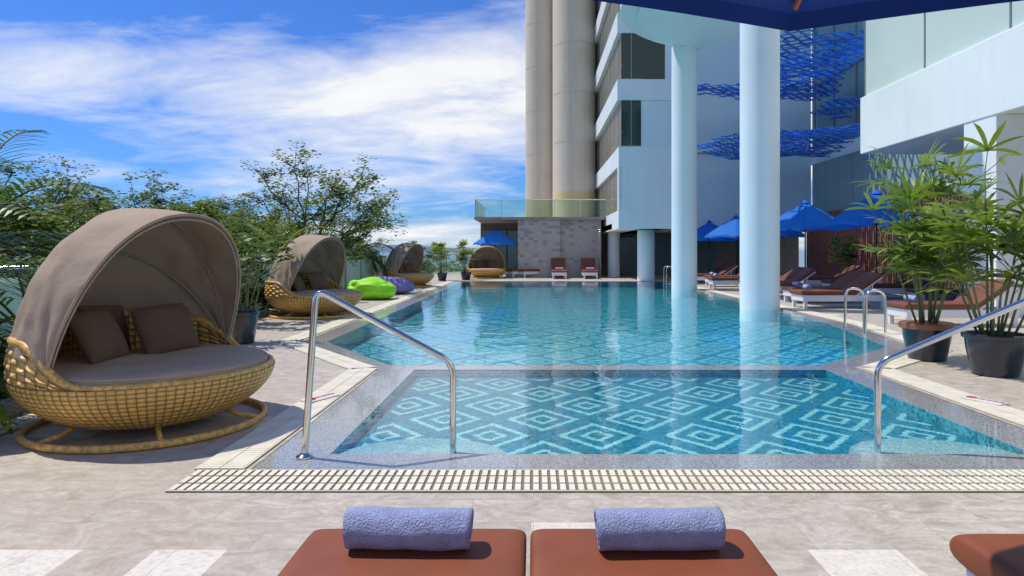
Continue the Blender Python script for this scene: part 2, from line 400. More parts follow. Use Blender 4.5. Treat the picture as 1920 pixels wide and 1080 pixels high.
# ---------------------------------------------------------------- ground, pools, deck
gr=[(-1.68,4.03),(3.58,4.03),(3.58,7.6),(5.1,9.0),(5.58,11.95),(5.58,29.05),(-3.3,29.05),(-3.3,9.6),(-1.85,7.6),(-1.68,7.35)]
S=[(-1.3,4.37),(3.2,4.37),(3.2,7.47),(-1.3,7.47)]
MP=[(-2.95,9.75),(-1.62,7.74),(3.25,7.74),(4.8,9.25),(5.25,12),(5.25,28.7),(-2.95,28.7)]
outer=[(-4.05,-4),(14,-4),(14,42),(-5.9,42),(-5.9,8.2),(-4.05,7.0)]
struct(B().sheet([outer,gr],0).obj('deck_pavement','deck'),'beige grey stone paved pool deck','pavement')
struct(B().prism([(-6,-4.5),(14.1,-4.5),(14.1,42.1),(-6,42.1)],-8,-1.6).obj('podium_terrain','kerb'),'podium block under the pool deck','podium')
struct(B().sheet([gr,S,MP],-.003).obj('coping_pavement','granite'),'wet speckled grey granite coping around the pools','coping')
def basin(poly,z,mf,name,lab,wm):
    struct(B().sheet([poly],z).obj(name+'_floor',mf),lab,'pool'); n=len(poly); b=B()
    for i in range(n):
        (x0,y0),(x1,y1)=poly[i],poly[(i+1)%n]; k=len(b.v)
        b.v+=[(x0,y0,z),(x1,y1,z),(x1,y1,-.003),(x0,y0,-.003)]; b.f.append((k,k+3,k+2,k+1))
    return struct(b.obj(name+'_side_floor',wm),'submerged side of the pool','pool')
basin(S,-.085,'tile_s','shallow_pool','shallow pool basin with concentric diamond mosaic','tile_w')
basin(MP,-.24,'tile_m','main_pool','main pool basin with teal diamond mosaic','tile_w')
b=B().sheet([S],-.006); b.sheet([MP],-.006); struct(b.obj('pool_water','water'),'rippling turquoise pool water','water')
def halfdisc(cx,rx,ry):
    return [(cx+rx*math.cos(a),4.375+ry*math.sin(a)) for a in [math.pi*i/24 for i in range(25)]]
b=B()
for cx in (-.72,2.62): b.prism(halfdisc(cx,.56,.46),-.084,-.03)
struct(b.obj('submerged_step_pavement','granite2'),'rounded submerged granite entry steps','step')

def drain(line,w,name,label,pitch=.052,sw=.0165,gm='gutter',gaps=(0,),gp=.008):
    e=thing(name,(0,0,0),label,'drain','slatted overflow drains')
    g=B(); s=B()
    for i in range(len(line)-1):
        a=Vector((*line[i],0)); c=Vector((*line[i+1],0)); d=c-a; L=d.length; d.normalize(); nrm=Vector((-d.y,d.x,0))
        g.sheet([[tuple((a+nrm*w/2).xy),tuple((a-nrm*w/2).xy),tuple((c-nrm*w/2).xy),tuple((c+nrm*w/2).xy)]],.004+.0007*i)
        k=int(L/pitch)
        ang=math.atan2(d.y,d.x)
        cuts=[-w/2+.014]+[q for gg in gaps for q in (gg*w-gp,gg*w+gp)]+[w/2-.014]
        for j in range(k):
            p=a+d*(L*(j+.5)/k); mt=Matrix.Translation(p)@Matrix.Rotation(ang,4,'Z')
            for q in range(0,len(cuts),2): s.box(-sw,sw,cuts[q],cuts[q+1],.0055,.012,mt)
        mt=Matrix.Translation(a)@Matrix.Rotation(ang,4,'Z')
        for o in (-w/2+.003,w/2-.012): s.box(0,L,o,o+.008,.0062,.0105,mt)
    g.obj('gutter',gm,e); s.obj('grate','cream',e,bevel=0)
    return e
drain([(-1.98,3.845),(3.98,3.845)],.36,'overflow_drain','cream slatted drain along the shallow pool edge',.049,.0155,'gutter',(-.17,.17),.009)
drain([(-1.86,4.04),(-1.86,7.50),(-2.06,7.75),(-3.5,9.75),(-3.5,29.25)],.30,'overflow_drain','cream slatted drain running beside the daybeds',.04,.0172,'gutter2',(0,),.004)
drain([(3.78,4.04),(3.78,7.52),(5.33,8.95),(5.78,11.95),(5.78,29.25),(-3.3,29.25)],.32,'overflow_drain','cream slatted drain beside the sun loungers',.04,.0172,'gutter2',(0,),.004)
drain([(-3.86,3.4),(-3.86,7.0)],.24,'overflow_drain','narrow slatted drain beside the planter kerb',.04,.013,'gutter')
tag(B().box(-4.22,-4.06,-3.9,7.0,0,.12).obj('planter_kerb','kerb',bevel=.015),'grey stone kerb edging the planting bed','kerb')
struct(B().sheet([[(-5.9,-4),(-4.21,-4),(-4.21,7.0),(-5.9,8.15)]],.03).obj('planting_bed_ground','soil'),'planting bed soil','soil')
for (x,y,rz) in ((-1.86,5.95,rad(62)),(3.86,5.85,rad(-62))):
    e=thing('depth_plaque',(x,y,.018),'small white no diving plaque set on the drain','sign','no diving plaques by the pool',rz)
    B().box(-.17,.17,-.07,.07,-.004,.006).obj('plate','plaque',e,bevel=.003)
    ring=B().tube([(-.10+.035*math.cos(a),.035*math.sin(a),.008) for a in [2*math.pi*i/20 for i in range(20)]],.005,6,closed=True)
    ring.tube([(-.125,.025,.008),(-.075,-.025,.008)],.004,6)
    ring.obj('symbol','redmark',e)
    cu=bpy.data.curves.new('lettering','FONT'); cu.body='NO DIVING'; cu.size=.042; cu.align_y='CENTER'; cu.extrude=.001
    t=bpy.data.objects.new('lettering_curve',cu); col.objects.link(t); bpy.context.view_layer.update()
    me=bpy.data.meshes.new_from_object(t.evaluated_get(bpy.context.evaluated_depsgraph_get()))
    bpy.data.objects.remove(t); me.materials.clear(); me.materials.append(M['redmark'])
    t=bpy.data.objects.new('lettering',me); col.objects.link(t); t.parent=e; t.location=(-.055,0,.009)

# ---------------------------------------------------------------- far ground
struct(B().sheet([[(-6000,-2000),(6000,-2000),(6000,9000),(-6000,9000)]],-8.5).obj('ground','ground'),'wide green ground far below the deck','ground')
struct(B().sheet([[(-5000,320),(5000,320),(5000,8500),(-5000,8500)]],-7.5).obj('sea_water','sea'),'calm blue sea','sea')
b=B()
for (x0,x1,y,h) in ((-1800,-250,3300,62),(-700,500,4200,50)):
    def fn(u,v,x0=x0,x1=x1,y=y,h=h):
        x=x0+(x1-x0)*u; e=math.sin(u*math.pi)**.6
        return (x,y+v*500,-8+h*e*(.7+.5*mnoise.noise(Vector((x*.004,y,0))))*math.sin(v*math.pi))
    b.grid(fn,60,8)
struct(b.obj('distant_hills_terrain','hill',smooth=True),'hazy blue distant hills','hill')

# ---------------------------------------------------------------- hotel
def part(b,name,m,parent,**k): return b.obj(name,m,parent,**k)
H=thing('hotel_building',(0,0,0),'white hotel block with banded floors and dark windows','building')
part(B().box(4.42,5.65,28.06,41,2.2,26),'wall','bluewall',H)
part(B().box(3.5,5.66,28.0,41,2.2,2.95).box(3.5,5.66,28.0,41,4.78,5.57),'floor_band','white',H)
floors=[(2.95,4.78)]+[(5.57+2.75*i,7.47+2.75*i) for i in range(7)]
for i,(z0,z1) in enumerate(floors):
    w=part(B().box(3.62,4.42 if i!=2 else 5.4,28.03 if i else 28.3,40.9,z0,z1),'window','darkglass' if i else 'tanreflect',H)
    fb=B()
    for k in range(8):
        y=28.9+k*1.55; fb.box(3.595,3.66,y,y+.06,z0,z1)
    fb.box(3.60,3.64,28.02,40.9,z0+.55,z0+.6)
    if i: fb.box(4.0,4.03,28.0,28.03,z0,z1).box(3.64,4.42,28.0,28.03,z0,z0+.04)
    part(fb,'frame','frame',w)
    part(B().box(3.606,3.618,28.05,40.9,z0,z1),'pane','tanreflect',w)
    if i: part(B().box(3.44,5.66 if i in (1,2) else 4.6,27.94,41,z1,z1+.85),'floor_band','white',H)
part(B().box(3.5,4.44,28.05,28.4,2.95,4.78),'wall','white',H)
part(B().box(4.42,5.66,28.02,28.05,2.95,4.78),'wall','white',H)
part(B().box(5.66,12.2,30,30.4,2.25,15),'wall','bluewall',H)
part(B().box(5.66,12.2,29.9,29.98,2.25,2.75),'beam','white',H)
for z in (5.55,8.35,11.1): part(B().box(5.66,12.2,29.95,29.99,z,z+.06),'ledge','frame',H)
part(B().box(3.5,14,30.4,38,2.25,2.5),'ceiling','soffit',H)
part(B().box(3.6,14,36,36.3,0,2.25),'wall','brownwall',H)
for x in (4.3,6.0,8.4,10.8): part(B().box(x,x+1.2,35.9,35.98,0,2.0),'door','tealdark',H)
part(B().box(12.2,12.5,6,30,5.05,5.65),'wall','white',H)
w=part(B().box(12.25,12.5,6,30,5.65,15),'window','tealmid',H)
fb=B()
for k in range(12): fb.box(12.18,12.25,29.6-k*1.9,29.66-k*1.9,5.65,15)
for z in (8.4,11.2): fb.box(12.18,12.25,6,30,z,z+.08)
part(fb,'frame','frame',w)
for k in range(16):
    part(B().box(12.22,12.5,28.53-k*1.2,29.70-k*1.2,2.9,5.05),'wall_panel','tealpanel',H)
part(B().box(12.26,12.5,6,30,2.9,5.05),'wall','frame',H)
sc=thing('slatted_screen',(12.0,20,0),'brown vertical slatted timber screen along the deck','screen')
s=B()
for k in range(122): s.box(-.05,.04,-9.8+k*.162,-9.8+k*.162+.075,.05,2.88)
part(s,'slats','maroon',sc)
part(B().box(.05,.12,-10,10,0,2.9),'backing','darkwall',sc)
Bw=thing('balcony_wing',(9,12,4),'white overhanging balcony with pale green glass screen','balcony')
def lb(x0,x1,y0,y1,z0,z1,b=None): 
    b=b or B(); return b.box(x0-9,x1-9,y0-12,y1-12,z0-4,z1-4)
part(lb(9,9.2,2,18.8,3.95,5.5),'parapet','white',Bw,bevel=.02)
part(lb(9.2,12.19,18.6,18.8,3.95,5.5),'parapet','white',Bw,bevel=.02)
part(lb(9.2,12.19,2,18.6,3.97,4.2),'slab','soffit',Bw)
for k in range(6): 
    y=18.7-k*2.85; part(lb(9.09,9.12,y-2.82,y,5.52,9.6),'glass_screen','screen',Bw)
part(lb(9.15,12.15,18.66,18.69,5.52,9.6),'glass_screen','screen',Bw)
g=B()
for k in range(6):
    y=18.7-k*2.85; lb(9.07,9.14,y-.03,y+.01,5.5,9.6,g)
lb(9.06,9.15,2,18.74,9.6,9.7,g)
part(g,'frame','frame',Bw)
part(lb(9.02,11.2,13.3,14.3,0,3.96),'pillar','white',Bw)
def disc(r): return [(min(6.35,6.7+r*math.cos(a)),18.95+(r+.05)*math.sin(a)) for a in [math.pi/2+ math.pi*i/72 for i in range(73)]]
cn=thing('round_canopy',(0,0,0),'large round concrete canopy slab carried by columns','canopy')
part(B().prism(disc(4.25),8.1,8.75),'slab','soffit',cn,bevel=.03)
part(B().prism(disc(3.75),8.0,8.097),'soffit_panel','whiteblue',cn,bevel=.02)
for (x,y,r,h,z0,l) in ((5.04,15.2,.425,8.0,-.95,'tall pale blue round column at the pool edge'),(5.04,22.8,.42,8.1,-.95,'tall pale blue round column at the pool edge'),(4.9,29.7,.375,2.2,0,'short white round column under the hotel block'),(3.98,33.8,.3,2.2,0,'short white round column under the hotel block')):
    tag(B().lathe([(r+.0,z0),(r,h-.002)],48,(x,y,0)).obj('round_column','whiteblue',smooth=True,auto=True),l,'column','round columns')
for (x,y,r,l) in ((2.38,38.8,1.18,'tan cylindrical stair tower'),(.62,43.8,1.12,'tan cylindrical stair tower')):
    e=thing('cylindrical_tower',(x,y,0),l,'tower','tan cylindrical towers')
    part(B().lathe([(r*1.005,-1),(r*1.005,4.6)],48),'base','tan2',e,smooth=True,auto=True)
    pr=[(r,4.6)]
    for k in range(9):
        z=4.6+2.75*(k+1); pr+=[(r,z-.03),(r-.02,z-.03),(r-.02,z),(r,z)]
    part(B().lathe(pr,48),'shaft','tan',e,smooth=True,auto=True)
tag(B().box(1.2,3.62,39.2,50,2.9,30).box(-.2,1.195,44.5,50,2.9,30).obj('tower_block','tan'),'tan plain tower block behind the stair cylinders','building')
T=thing('terrace_block',(0,33,0),'grey mosaic stone pavilion with roof terrace','pavilion')
part(B().box(-.75,1.3,0,5,0,2.80),'wall','mosaicwall',T)
part(B().box(1.3,3.3,.25,5,0,2.80),'wall','mosaicwall',T)
part(B().box(-2.9,-.75,4.5,4.7,0,2.8),'wall','brownwall',T)
for x in (-2.8,-2.1,-1.4): part(B().box(x,x+.62,4.4,4.48,.1,2.4),'door','tealdark',T)
part(B().box(-2.85,3.5,-.15,7.5,2.80,2.93),'roof_slab','kerb',T)
for k in range(5): part(B().box(-2.8+k*1.27,-2.8+k*1.27+1.25,-.08,-.065,2.95,3.74),'glass_balustrade','railglass',T)
for k in range(4): part(B().box(-2.81,-2.795,-.05+k*1.6,-.05+k*1.6+1.58,2.95,3.74),'glass_balustrade','railglass',T)
rr=B().tube([(-2.8,7,3.76),(-2.8,-.07,3.76),(3.5,-.07,3.76)],.025,8)
for k in range(6): rr.tube([(-2.8+k*1.27,-.07,2.93),(-2.8+k*1.27,-.07,3.76)],.02,6)
for k in range(5): rr.tube([(-2.8,-.07+k*1.6,2.93),(-2.8,-.07+k*1.6,3.76)],.02,6)
part(rr,'handrail','cream',T)
sh=thing('outdoor_shower',(3.15,32.7,0),'steel outdoor shower post beside the stone wall','shower')
part(B().tube([(0,0,0),(0,0,2.2),(0,-.05,2.28),(0,-.25,2.3),(0,-.34,2.24)],.03,8),'pole','chrome',sh,smooth=True)
part(B().lathe([(.09,0),(.09,.02),(.03,.05)],16,(0,-.34,2.18)),'shower_head','chrome',sh,smooth=True)

# ---------------------------------------------------------------- hanging blue sculptures
def inside(p,poly):
    x,y=p; c=False; n=len(poly)
    for i in range(n):
        x0,y0=poly[i]; x1,y1=poly[i-1]
        if (y0>y)!=(y1>y) and x<(x1-x0)*(y-y0)/(y1-y0)+x0: c=not c
    return c
def art(poly,z,label):
    e=thing('hanging_sculpture',(0,0,0),label,'sculpture','blue hanging lattice sculptures')
    b=B(); y0=min(p[1] for p in poly); y1=max(p[1] for p in poly); x0=min(p[0] for p in poly); x1=max(p[0] for p in poly)
    dx,dy=.46,.38; r=0; y=y0
    while y<y1:
        x=x0+(r%2)*dx/2
        while x<x1:
            if inside((x,y),poly) and R.random()>.07:
                zz=z+.10*math.sin(x*1.3)+.08*math.sin(y*1.1)+R.uniform(-.04,.04); tilt=R.uniform(-.12,.12)
                P=[(x-dx*.5,y),(x,y-dy*.5),(x+dx*.5,y),(x,y+dy*.5)]
                for q in range(4):
                    a=Vector((*P[q],zz+tilt*(P[q][0]-x))); c=Vector((*P[(q+1)%4],zz+tilt*(P[(q+1)%4][0]-x)))
                    d=c-a; mt=Matrix.Translation(a)@Matrix.Rotation(math.atan2(d.y,d.x),4,'Z')
                    b.box(0,d.length,-.029,.029,0,.022,mt)
                if R.random()<.02: part(B().tube([(x,y,zz),(x,y,min(11,z+3))],.006,4),'suspension_wire','wire',e)
            x+=dx
        y+=dy/2*1.15; r+=1
    part(b,'lattice','blueart',e)
art([(5.6,27.4),(5.9,26.2),(7.9,25.6),(7.4,22.5),(7.3,19.6),(9.9,19.6),(11,23.5),(12,27.5),(11.9,28.8),(10,28.9),(8,27.4)],7.6,'large blue lattice sculpture hanging beside the round canopy')
art([(6.2,26.6),(6.8,24.2),(8,21),(10.6,20.9),(11.6,24.5),(12,28.6),(10.2,29.3),(8,28)],5.2,'blue lattice sculpture hanging low between the columns')
art([(10.6,24.2),(11.9,23.7),(12,26.6),(10.8,26.4)],6.5,'small blue lattice sculpture hanging near the wall')

# ---------------------------------------------------------------- glass railing on the garden side
F=thing('glass_railing',(-5.75,18,0),'glass railing with steel posts and pale handrail','railing')
part(B().tube([(0,-14,1.1),(0,16,1.1)],.03,8),'handrail','chrome',F,smooth=True)
for k in range(17):
    y=-14+k*1.875
    part(B().box(-.025,.025,y-.025,y+.025,0,1.09),'post','chrome',F)
    if k<16: part(B().box(-.008,.008,y+.06,y+1.815,.08,1.0),'glass_panel','railglass',F)
F2=thing('glass_railing',(-5.75,34.2,0),'glass railing with steel posts at the deck end','railing')
part(B().tube([(0,0,1.1),(2.8,0,1.1)],.03,8),'handrail','chrome',F2,smooth=True)
for k in range(3):
    part(B().box(k*1.4-.025,k*1.4+.025,-.025,.025,0,1.09),'post','chrome',F2)
    if k<2: part(B().box(k*1.4+.06,k*1.4+1.34,-.008,.008,.08,1.0),'glass_panel','railglass',F2)

# ---------------------------------------------------------------- handrails and ladders
def smooth_path(pts,rr=.07,n=6):
    out=[Vector(pts[0])]
    for i in range(1,len(pts)-1):
        a,b,c=Vector(pts[i-1]),Vector(pts[i]),Vector(pts[i+1])
        p=b+(a-b).normalized()*rr; q=b+(c-b).normalized()*rr
        for k in range(n+1):
            t=k/n; out.append(p*(1-t)**2+b*2*t*(1-t)+q*t*t)
    out.append(Vector(pts[-1])); return out
def handrail(x0,x1,label):
    e=thing('pool_handrail',(x0,4.3,0),label,'handrail','steel pool entry handrails')
    d=x1-x0; s=1 if d>0 else -1
    part(B().tube(smooth_path([(0,0,0),(0.07*s,0,1.06),(d,.2,.56),(d,.2,-.075)],.09),.0215,16),'rail','chrome',e,smooth=True,auto=True)
    part(B().lathe([(.055,0),(.055,.008),(.03,.02),(.022,.03)],24),'base_flange','chrome',e,smooth=True,auto=True)
handrail(-1.44,-.53,'polished steel handrail stepping down into the shallow pool')
handrail(3.36,2.27,'polished steel handrail stepping down into the shallow pool')
def ladder(x,y,rz,lab):
    e=thing('pool_ladder',(x,y,0),lab,'ladder','steel pool ladders',rz)
    for o in (-.27,.27):
        P=smooth_path([(.30,o,0),(.30,o,.66),(-.02,o,.70),(-.05,o,-.23)],.15,8)
        part(B().tube(P,.02,12),'rail','chrome',e,smooth=True,auto=True)
    part(B().box(-.09,-.0,-.27,.27,-.15,-.13),'step','chrome',e)
ladder(5.17,10.9,rad(8),'polished steel ladder at the pool edge')
ladder(5.28,27.2,0,'polished steel ladder at the far pool edge')

# ---------------------------------------------------------------- daybeds
def make_daybed():
    e=thing('wicker_daybed',(0,0,0),'round wicker daybed with taupe folding canopy and brown pillows','daybed','round wicker daybeds')
    b=B().tube([(.93*math.cos(a),.93*math.sin(a),.030) for a in [2*math.pi*i/64 for i in range(64)]],.027,8,closed=True)
    for a in (0,1,2,3,4,5):
        t=a*math.pi/3+.3
        b.tube([(.93*math.cos(t),.93*math.sin(t),.035),(.75*math.cos(t),.75*math.sin(t),.06),(.62*math.cos(t),.62*math.sin(t),.11)],.02,6)
    part(b,'base_ring','wrope',e,smooth=True)
    def rim(th):
        c=math.cos(th); k=max(0,min(1,(-c+.28)/.62)); k=k*k*(3-2*k); return .43+.28*k
    def bowl(u,v):
        th=2*math.pi*u
        z=.065+.365*v
        r=.52+.50*(1-(1-v)**1.8)**.72
        return (r*math.cos(th),r*math.sin(th),z)
    b=B(); b.grid(bowl,120,18,uv=True)
    part(b,'basket','wicker',e,smooth=True)
    a0,a1=rad(68),rad(292)
    def back(u,v,ro=0):
        th=a0+(a1-a0)*u; z=.43+(rim(th)-.43)*v
        r=1.015+.02*math.sin(v*math.pi)-.03*v+ro
        bulge=.014*math.sin(u*34*math.pi)*math.sin(v*6*math.pi)
        return ((r+bulge)*math.cos(th),(r+bulge)*math.sin(th),z)
    b=B(); b.grid(lambda u,v:back(u,v),204,30,uv=True); b.grid(lambda u,v:back(1-u,v,-.05),96,8,uv=True)
    part(b,'back_rim','wickerb',e,smooth=True)
    def rimpt(th,rr): return (rr*math.cos(th),rr*math.sin(th),rim(th)+.005)
    b=B().tube([rimpt(2*math.pi*i/120,.985) for i in range(120)],.030,8,closed=True)
    part(b,'rim','wrope',e,smooth=True)
    def cush(u,v):
        prof=[(0.001,.34),(.88,.34),(.935,.37),(.955,.42),(.955,.47),(.93,.497),(.86,.510),(.6,.520),(.35,.526),(.001,.526)]
        i=min(len(prof)-2,int(v*(len(prof)-1))); f=v*(len(prof)-1)-i
        r=prof[i][0]*(1-f)+prof[i+1][0]*f; z=prof[i][1]*(1-f)+prof[i+1][1]*f
        x,y=r*math.cos(2*math.pi*u),r*math.sin(2*math.pi*u)
        if z>.48: z+=.012*mnoise.noise(Vector((x*3.2,y*3.2,2)))
        return (x,y,z)
    part(B().grid(cush,72,36),'seat_cushion','seatfab',e,smooth=True)
    b=B().tube([(.948*math.cos(2*math.pi*i/80),.948*math.sin(2*math.pi*i/80),.484) for i in range(80)],.008,6,closed=True)
    part(b,'piping','seatfab',e,smooth=True)
    for (x,y,rz,t,w) in ((-.27,-.28,.22,58,.50),(-.12,.30,-.22,58,.54),(-.50,-.0,.0,72,.46)):
        mt=Matrix.Translation((x,y,.52+.18))@Matrix.Rotation(rz,4,'Z')@Matrix.Rotation(rad(t),4,'Y')@Matrix.Rotation(R.uniform(-.08,.08),4,'Z')
        part(B().pillow(.43,w,.19,p=2.6,q=.5,n=18,mtx=mt),'pillow','pillow',e,smooth=True)
    def br(u,v):
        th=rad(110)+rad(140)*u; return (.80*math.cos(th),.80*math.sin(th),.50+.34*v)
    b=B(); b.grid(br,60,8,uv=True); part(b,'backrest','wickerb',e,smooth=True)
    W,Hh,z0=1.0,1.17,.52
    def hood(th,ph,k=1):
        s=math.sin(ph); c=math.cos(ph); ss=abs(s)**.86; cc=math.copysign(abs(c)**.92,c)
        return Vector((math.sin(th)*Hh*ss*k*(.78 if th<0 else 1.0), W*cc*k, z0+math.cos(th)*Hh*ss*k))
    t0,t1=rad(21),rad(-76); nr=3
    def fab(u,v):
        th=t0+(t1-t0)*u; ph=math.pi*v
        sag=abs(math.sin(u*nr*math.pi))*math.sin(ph)
        wr=.010*mnoise.noise(Vector((u*5,v*16,1)))*(1+2.5*abs(math.cos(ph))**3)
        return hood(th,ph,1-.022*sag+wr)
    b=B(); b.grid(fab,64,72)
    o=part(b,'canopy','hood',e,smooth=True); so=o.modifiers.new('s','SOLIDIFY'); so.thickness=.008
    for i in range(nr+1):
        th=t0+(t1-t0)*i/nr
        part(B().tube([hood(th,math.pi*j/40,.968) for j in range(41)],.009,6),'canopy_rib','hoodrib' if 0<i else 'hood',e,smooth=True)
    part(B().tube([hood(t0,math.pi*j/60,1.0) for j in range(61)],.012,6),'hem','hood',e,smooth=True)
    for y in (-W*.97,W*.97): part(B().tube([(0,y,.42),(0,y,.56)],.02,8),'pivot','frame',e,smooth=True)
    return e
D0=make_daybed(); D0.location=(-2.88,5.15,0); D0.rotation_euler=(0,0,rad(-14)); D0.scale=(.855,.855,.97); D0['label']='round wicker daybed with open taupe canopy beside a palm'
copy_thing(D0,(-4.38,13.7,0),rad(-14),'round wicker daybed with taupe canopy beside green bean bag',(.92,.92,.97))
copy_thing(D0,(-4.5,24.6,0),rad(-16),'round wicker daybed with taupe canopy near potted palms',(.90,.90,.95))
copy_thing(D0,(-2.2,32.2,0),rad(-78),'round wicker daybed with taupe canopy under a blue umbrella',(.87,.87,.92))

# ---------------------------------------------------------------- bean bags
def bean(x,y,m,sx,sy,sz,seed,lab):
    e=thing('bean_bag',(x,y,0),lab,'bean bag','bean bags')
    def fn(u,v):
        a=2*math.pi*u; p=math.pi*(v-.5); d=Vector((math.cos(p)*math.cos(a),math.cos(p)*math.sin(a),math.sin(p)))
        q=Vector([math.copysign(abs(c)**.65,c) for c in d])
        n=1+.14*mnoise.noise(d*1.8+Vector((seed,0,0)))+.07*mnoise.noise(d*5+Vector((seed,0,0)))
        z=(q.z*.5+.5)*sz*n*(1 - .25*max(0,d.x))
        return (q.x*sx*n,q.y*sy*n,max(0,z))
    part(B().grid(fn,48,32),'bag',m,e,smooth=True)
    pts=[fn(u/40,.5) for u in range(41)]
    part(B().tube([(p[0]*1.005,p[1]*1.005,p[2]) for p in pts],.008,5),'seam',m,e,smooth=True)
bean(-4.32,18.3,'green',.60,.55,.54,1,'lime green fabric bean bag on the deck')
bean(-4.30,20.6,'purple',.66,.5,.50,5,'purple fabric bean bag on the deck')

# ---------------------------------------------------------------- loungers
def make_lounger(lab,back=38,cm='brown'):
    e=thing('sun_lounger',(0,0,0),lab,'sun lounger','brown cushioned sun loungers')
    b=B().box(.03,1.95,-.325,-.28,.16,.30).box(.03,1.95,.28,.325,.16,.30).box(.03,.08,-.28,.28,.16,.30).box(1.90,1.95,-.28,.28,.16,.30)
    for i in range(12): b.box(.09+i*.105,.17+i*.105,-.28,.28,.27,.295)
    part(b,'frame','whiteframe',e,bevel=.008)
    for x in (.05,1.85):
        for y in (-.32,.25): part(B().box(x,x+.07,y,y+.07,0,.16),'leg','whiteframe',e)
    mt=Matrix.Translation((.62,0,.352))
    part(B().pillow(1.26,.70,.105,p=22,q=.26,n=36,mtx=mt),'seat_cushion',cm,e,smooth=True)
    mt=Matrix.Translation((1.24,0,.345))@Matrix.Rotation(rad(-back),4,'Y')@Matrix.Translation((.36,0,.02))
    part(B().pillow(.76,.69,.10,p=18,q=.28,n=24,mtx=mt),'back_cushion',cm,e,smooth=True)
    mt=Matrix.Translation((1.24,0,.30))@Matrix.Rotation(rad(-back),4,'Y')
    for y in (-.32,.28):
        s=B().box(0,.74,y,y+.04,-.03,0,mt)
        s.tube([(1.55,y+.02,.2),(1.24+.5*math.cos(rad(back)),y+.02,.28+.5*math.sin(rad(back)))],.012,6)
        part(s,'back_support','whiteframe',e)
    return e
L0=make_lounger('dark brown sun lounger with white frame beside potted palms',34,'brown2')
L0.location=(6.3,11.9,0)
pos=[(6.0,15.6),(6.35,17.1),(6.1,19.6),(6.4,21.1),(6.0,23.2),(6.3,24.8),(6.0,26.6),(6.2,28.2)]
for i,(x,y) in enumerate(pos): copy_thing(L0,(x,y,0),rad(R.uniform(-4,4)),'brown cushioned white sun lounger facing the pool under umbrellas')
for (x,y) in ((9.0,16.2),(9.1,18.6),(9.0,21),(9.2,23.4)): copy_thing(L0,(x,y,0),rad(R.uniform(-4,4)),'brown cushioned white sun lounger near the slatted screen')
LG=make_lounger('terracotta sun lounger standing before the stone wall',50,'brown'); LG.location=(1.2,31.2,0); LG.rotation_euler=(0,0,rad(90))
copy_thing(LG,(2.62,31.2,0),rad(90))
for x in (-1.55,-1.0,-.45): copy_thing(LG,(x-.2,32.6-.3*x,0),rad(35),'brown sun lounger beside the stone pavilion')
LF=make_lounger('terracotta brown sun lounger with rolled towel',25)
LF.location=(-.372,2.23,0); LF.rotation_euler=(0,0,rad(-90))
copy_thing(LF,(.34,2.23,0),rad(-90),'terracotta brown sun lounger with rolled towel')
copy_thing(LF,(1.69,2.19,0),rad(-90),'terracotta brown sun lounger without towel')

# ---------------------------------------------------------------- rolled towels
def towel(loc,rz,lab,L=.37,r=.066,seed=0):
    e=thing('rolled_towel',loc,lab,'towel','rolled blue towels',rz)
    b=B()
    def fn(u,v):
        turns=3.2; a=-2*math.pi*turns*(1-u)-1.2
        rr=r*(.22+.78*u)
        rr*=1+.07*mnoise.noise(Vector((math.cos(a)*1.5+seed,math.sin(a)*1.5,v*4)))
        x=(v-.5)*L*(1+.03*math.sin(a)*u+.02*mnoise.noise(Vector((u*9,seed,0))))
        y=math.cos(a)*rr*1.10; z=math.sin(a)*rr*.97+r*.94
        return (x,y,max(z,.002))
    b.grid(fn,150,26)
    o=part(b,'terry_roll','towel',e,smooth=True); so=o.modifiers.new('s','SOLIDIFY'); so.thickness=.011; so.offset=-1
    return e
towel((-.372,2.06,.404),rad(-1),'rolled lavender blue towel on the brown lounger cushion',seed=1)
towel((.375,2.055,.404),rad(1.5),'rolled lavender blue towel on the brown lounger cushion',seed=4)
tl=towel((6.25,15.6,.404),rad(80),'small rolled blue towel on a lounger',seed=2)
for (x,y) in ((6.6,11.9),(6.6,17.1),(6.3,19.6),(6.2,23.2),(6.5,24.8),(6.2,26.6)): copy_thing(tl,(x,y,.404),rad(88))
for x in (1.2,2.62): copy_thing(tl,(x,31.5,.404),0)

